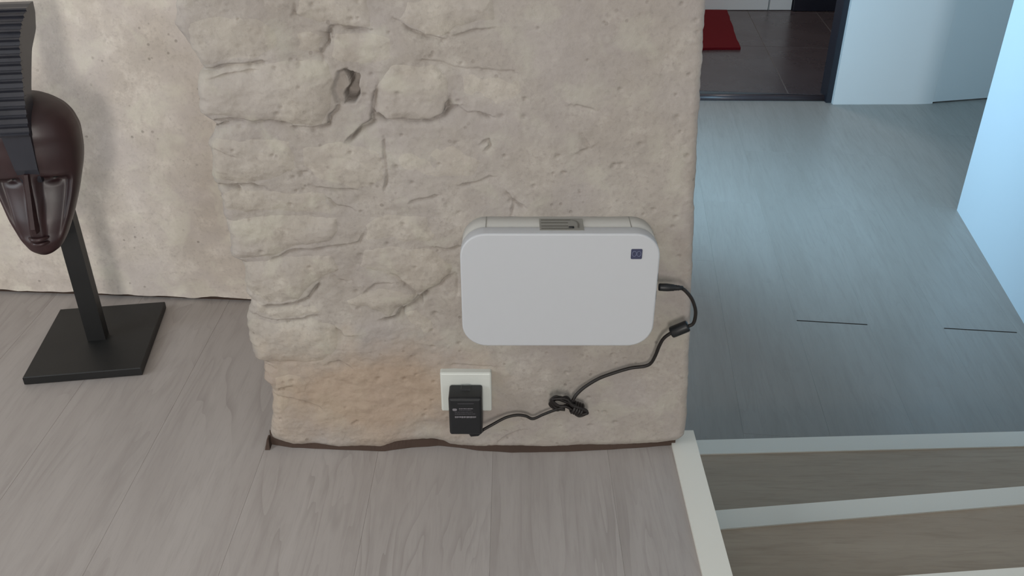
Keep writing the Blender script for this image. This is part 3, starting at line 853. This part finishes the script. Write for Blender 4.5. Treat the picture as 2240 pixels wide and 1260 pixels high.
# barrel plug
q0, q1 = W(1441, 628, YP - 0.038), W(1494, 630, YP - 0.038)
bp = [q0.lerp(q1, t) for t in (0, .05, .35, .62, .66, .72, .76, .82, .86, 1)]
v, f = tube(bp, [0.0052, 0.0060, 0.0062, 0.0052, 0.0044, 0.0046, 0.0040, 0.0043, 0.0037, 0.0032], 12); link('barrel_plug', [to_ad(p) for p in v], f, M['black'], ad, True)
# gathered bundle of spare cord
bx = random.Random(3)
lp = []
for k in range(7):
    j = lambda s: bx.uniform(-s, s)
    lx0, ly0 = (1208 + j(4), 874 + j(5)) if k > 1 else (1203 + j(2), 883 + j(3))
    rx0, ry0 = 1281 + j(5), 903 + j(3)
    dpt = YP - 0.012 - 0.0032 * k
    lp += [W(1240 + j(3), 888 + j(3), dpt), W(lx0 + 14, ly0 + 14 + j(3), dpt - .001), W(lx0, ly0, dpt - .002), W(lx0 + 14 + j(2), ly0 - 7 + j(4) - (4 if k in (2, 4) else 0), dpt - .003), W(1240 + j(4), 873 + j(7), dpt - .002),
           W(1254 + j(2), 887 + j(4), dpt - .002), W(rx0 - 10, ry0 - 8 + j(2), dpt - .001), W(rx0, ry0, dpt), W(rx0 - 16, ry0 + 5 + j(2), dpt), W(1256 + j(3), 900 + j(4), dpt - .001)]
v, f = tube(catmull(lp, 7), 0.0019, 8); link('cord_bundle', [to_ad(p) for p in v], f, M['cord'], ad, True)
cc = []
for i in range(46):
    a = i / 45 * 2 * math.pi * 4.5; t = i / 45
    p = W(1250 + 24 * t, 889 + 9 * t, YP - 0.022)
    cc.append((p.x + 0.003 * math.cos(a), p.y + 0.0105 * math.sin(a), p.z + 0.0085 * math.cos(a)))
v, f = tube(cc, 0.0024, 8); link('bundle_wrap', [to_ad(p) for p in v], f, M['cord'], ad, True)

# ------------------------------------------------------------------ carved mask on its stand
MA = math.radians(8.5)
mask = empty('carved_mask', (-0.846, 1.535, 0.0), MA); tag(mask, 'dark carved wooden mask with ridged crest on a black stand', 'mask')
PT = 0.018
v, f = [], []
bw, bd = 0.1085, 0.127
pl = MB()
for (ins, z) in ((0.0015, 0.0006), (0, 0.002), (0, PT - 0.0015), (0.0015, PT)):
    pl.v += [(-bw + ins, -bd + ins, z), (bw - ins, -bd + ins, z), (bw - ins, bd - ins, z), (-bw + ins, bd - ins, z)]
pl.f = [(0, 1, 2, 3), (12, 13, 14, 15)] + [(r + i, r + (i + 1) % 4, r + 4 + (i + 1) % 4, r + 4 + i) for r in (0, 4, 8) for i in range(4)]
pl.build('base_plate', M['stand'], mask)
po = MB()
for z, w, d in ((PT - 0.001, .0175, .013), (0.26, .0175, .013), (0.50, .015, .012)):
    po.v += [(-w, -d, z), (w, -d, z), (w, d, z), (-w, d, z)]
po.f = [(0, 1, 2, 3), (8, 9, 10, 11)] + [(r + i, r + (i + 1) % 4, r + 4 + (i + 1) % 4, r + 4 + i) for r in (0, 4) for i in range(4)]
po.build('pole', M['stand'], mask)

# face
zk = [0.268, 0.271, 0.280, 0.300, 0.335, 0.375, 0.42, 0.444, 0.484, 0.507, 0.522, 0.534, 0.541, 0.543]
wk = [0.003, 0.014, 0.027, 0.039, 0.054, 0.067, 0.078, 0.0815, 0.0805, 0.072, 0.060, 0.040, 0.020, 0.003]
dk_ = [0.016, 0.024, 0.034, 0.042, 0.047, 0.050, 0.060, 0.070, 0.078, 0.074, 0.062, 0.044, 0.026, 0.010]
ZB, ZE = 0.268, 0.543


def yrim(z): return float(np.interp(z, [0.26, 0.30, 0.335, 0.375, 0.42, 0.47, 0.54], [-0.098, -0.090, -0.080, -0.066, -0.048, -0.034, -0.024]))


def xax(z): return float(np.interp(z, [0.26, 0.36, 0.5], [-0.008, -0.004, 0.0]))


nzf, naf = 90, 56
zs = np.linspace(0, 1, nzf); zs = ZB + (ZE - ZB) * (0.5 - 0.5 * np.cos(np.pi * zs))
Wd = np.interp(zs, zk, wk); Dd = np.interp(zs, zk, dk_)
ker = np.array([1, 2, 3, 2, 1]) / 9.0
Wd[2:-2] = np.convolve(Wd, ker, 'valid'); Dd[2:-2] = np.convolve(Dd, ker, 'valid')
th_ = np.linspace(0, math.pi, naf)
v, f = [], []


def sm(a, b, x): t = min(max((x - a) / (b - a), 0), 1); return t * t * (3 - 2 * t)


def face_pt(z, w, d, a):
    x = -w * math.cos(a)
    s = abs(math.sin(a)) ** 0.62
    y = yrim(z) - d * s
    ax = abs(x)
    # brow shelf: the cheeks are cut back below it
    brow = 0.412 - 0.10 * max(0, ax - 0.02)
    cut = sm(brow + 0.004, brow - 0.006, z) * sm(0.290, 0.312, z) * sm(0.009, 0.014, ax) * sm(w * 0.93, w * 0.70, ax)
    y += 0.013 * cut * sm(0.28, 0.40, z) + 0.004 * cut
    # hollow eyes right under the brow
    eye = math.exp(-(((ax - 0.034) / 0.010) ** 2 + ((z - (brow - 0.008)) / 0.0045) ** 2)); y += 0.013 * eye
    return (x + xax(z), y, z)


for z, w, d in zip(zs, Wd, Dd):
    for a in th_:
        v.append(face_pt(z, w, d, a))
for i in range(nzf - 1):
    for k in range(naf - 1):
        f.append((i * naf + k, i * naf + k + 1, (i + 1) * naf + k + 1, (i + 1) * naf + k))
nb = len(v)
v += [(xax(z), yrim(z), z) for z in zs]
for i in range(nzf - 1):
    f.append((i * naf, nb + i, nb + i + 1, (i + 1) * naf)); f.append((i * naf + naf - 1, nb + i, nb + i + 1, (i + 1) * naf + naf - 1))
face = link('face', v, f, M['mask'], mask, True)
# nose: long narrow blade
no = MB()
for z, w, y0, yfz in ((0.322, 0.0095, -0.11, -0.141), (0.332, 0.0105, -0.105, -0.143), (0.355, 0.0085, -0.10, -0.135), (0.385, 0.0075, -0.09, -0.124), (0.412, 0.008, -0.085, -0.117), (0.422, 0.009, -0.08, -0.1145)):
    c_ = xax(z); no.v += [(c_ - w, y0, z), (c_ - w * 0.35, yfz, z), (c_ + w * 0.35, yfz, z), (c_ + w, y0, z)]
no.f = [(0, 1, 2, 3), (20, 21, 22, 23)] + [(r * 4 + i, r * 4 + (i + 1) % 4, r * 4 + 4 + (i + 1) % 4, r * 4 + 4 + i) for r in range(5) for i in range(4)]
no.build('nose', M['mask'], face)
for s in (-1, 1):
    ye = face_pt(0.401, 0.073, 0.056, math.acos(-s * 0.034 / 0.073))[1]
    e_ = [(s * 0.034 + 0.0065 * math.cos(a), ye - 0.002 - 0.001 * math.sin(a), 0.402 + 0.0032 * math.sin(a)) for a in np.linspace(0, 2 * math.pi, 13)[:-1]]
    MB().add(e_ + [(x, y + 0.006, z) for x, y, z in e_], [tuple(range(12)), tuple(range(12, 24))] + [(i, (i + 1) % 12, 12 + (i + 1) % 12, 12 + i) for i in range(12)]).build('eye_slit', M['stand'], face)
# mouth: two small protruding lips
for zc, th2, out in ((0.3095, 0.0042, -0.139), (0.2995, 0.0042, -0.136)):
    pts = [(-0.021, out + 0.012, zc), (-0.014, out + 0.002, zc + .0008), (-0.006, out, zc), (0.003, out + 0.002, zc + .0008), (0.010, out + 0.012, zc)]
    v, f = tube(catmull(pts, 5), [0.0022 + (th2 - 0.0022) * math.sin(math.pi * i / 20) for i in range(21)], 8); link('lip', v, f, M['mask'], face, True)

# crest: thick curved comb with horizontal ridges on its front
def pf(z): return np.interp(z, [0.402, 0.43, 0.498, 0.534, 0.562, 0.594, 0.622, 0.638, 0.654, 0.667, 0.674, 0.677], [-0.101, -0.112, -0.116, -0.107, -0.098, -0.082, -0.070, -0.058, -0.038, -0.010, 0.012, 0.026])
def pb(z): return np.interp(z, [0.402, 0.50, 0.542, 0.558, 0.585, 0.61, 0.634, 0.66, 0.677], [-0.075, -0.072, -0.068, -0.060, -0.038, -0.016, 0.026, 0.042, 0.044])
def pw(z): return np.interp(z, [0.402, 0.50, 0.56, 0.66, 0.677], [0.0165, 0.0235, 0.0255, 0.0275, 0.0275])


cv, cf = [], []
zc_ = np.linspace(0.402, 0.677, 60)
for z in zc_:
    w = pw(z); cv += [(-w, pb(z), z), (-w, pf(z), z), (w, pf(z), z), (w, pb(z), z)]
cf = [(0, 1, 2, 3), tuple(range(236, 240))] + [(r * 4 + i, r * 4 + (i + 1) % 4, r * 4 + 4 + (i + 1) % 4, r * 4 + 4 + i) for r in range(59) for i in range(4)]
crest = link('crest', cv, cf, M['crest'], mask)
NR = 16
for k in range(NR):
    t_ = k / (NR - 1); z = 0.495 + (0.672 - 0.495) * (1 - (1 - t_) ** 1.25); w = pw(z) + 0.0006; y = float(pf(z)); hz = 0.0048
    zz = [(-hz, 0.005), (-hz * 0.75, -0.0030), (hz * 0.15, -0.0062), (hz * 0.55, -0.0030), (hz * 0.45, 0.008)]
    m_ = MB()
    for sx in (-w, w):
        m_.v += [(sx, y + dy + 0.0002, z + dz) for dz, dy in zz]
    m_.f = [(0, 1, 2, 3, 4), (5, 6, 7, 8, 9)] + [(i, (i + 1) % 5, 5 + (i + 1) % 5, 5 + i) for i in range(5)]
    m_.build('ridge', M['crest'], crest)
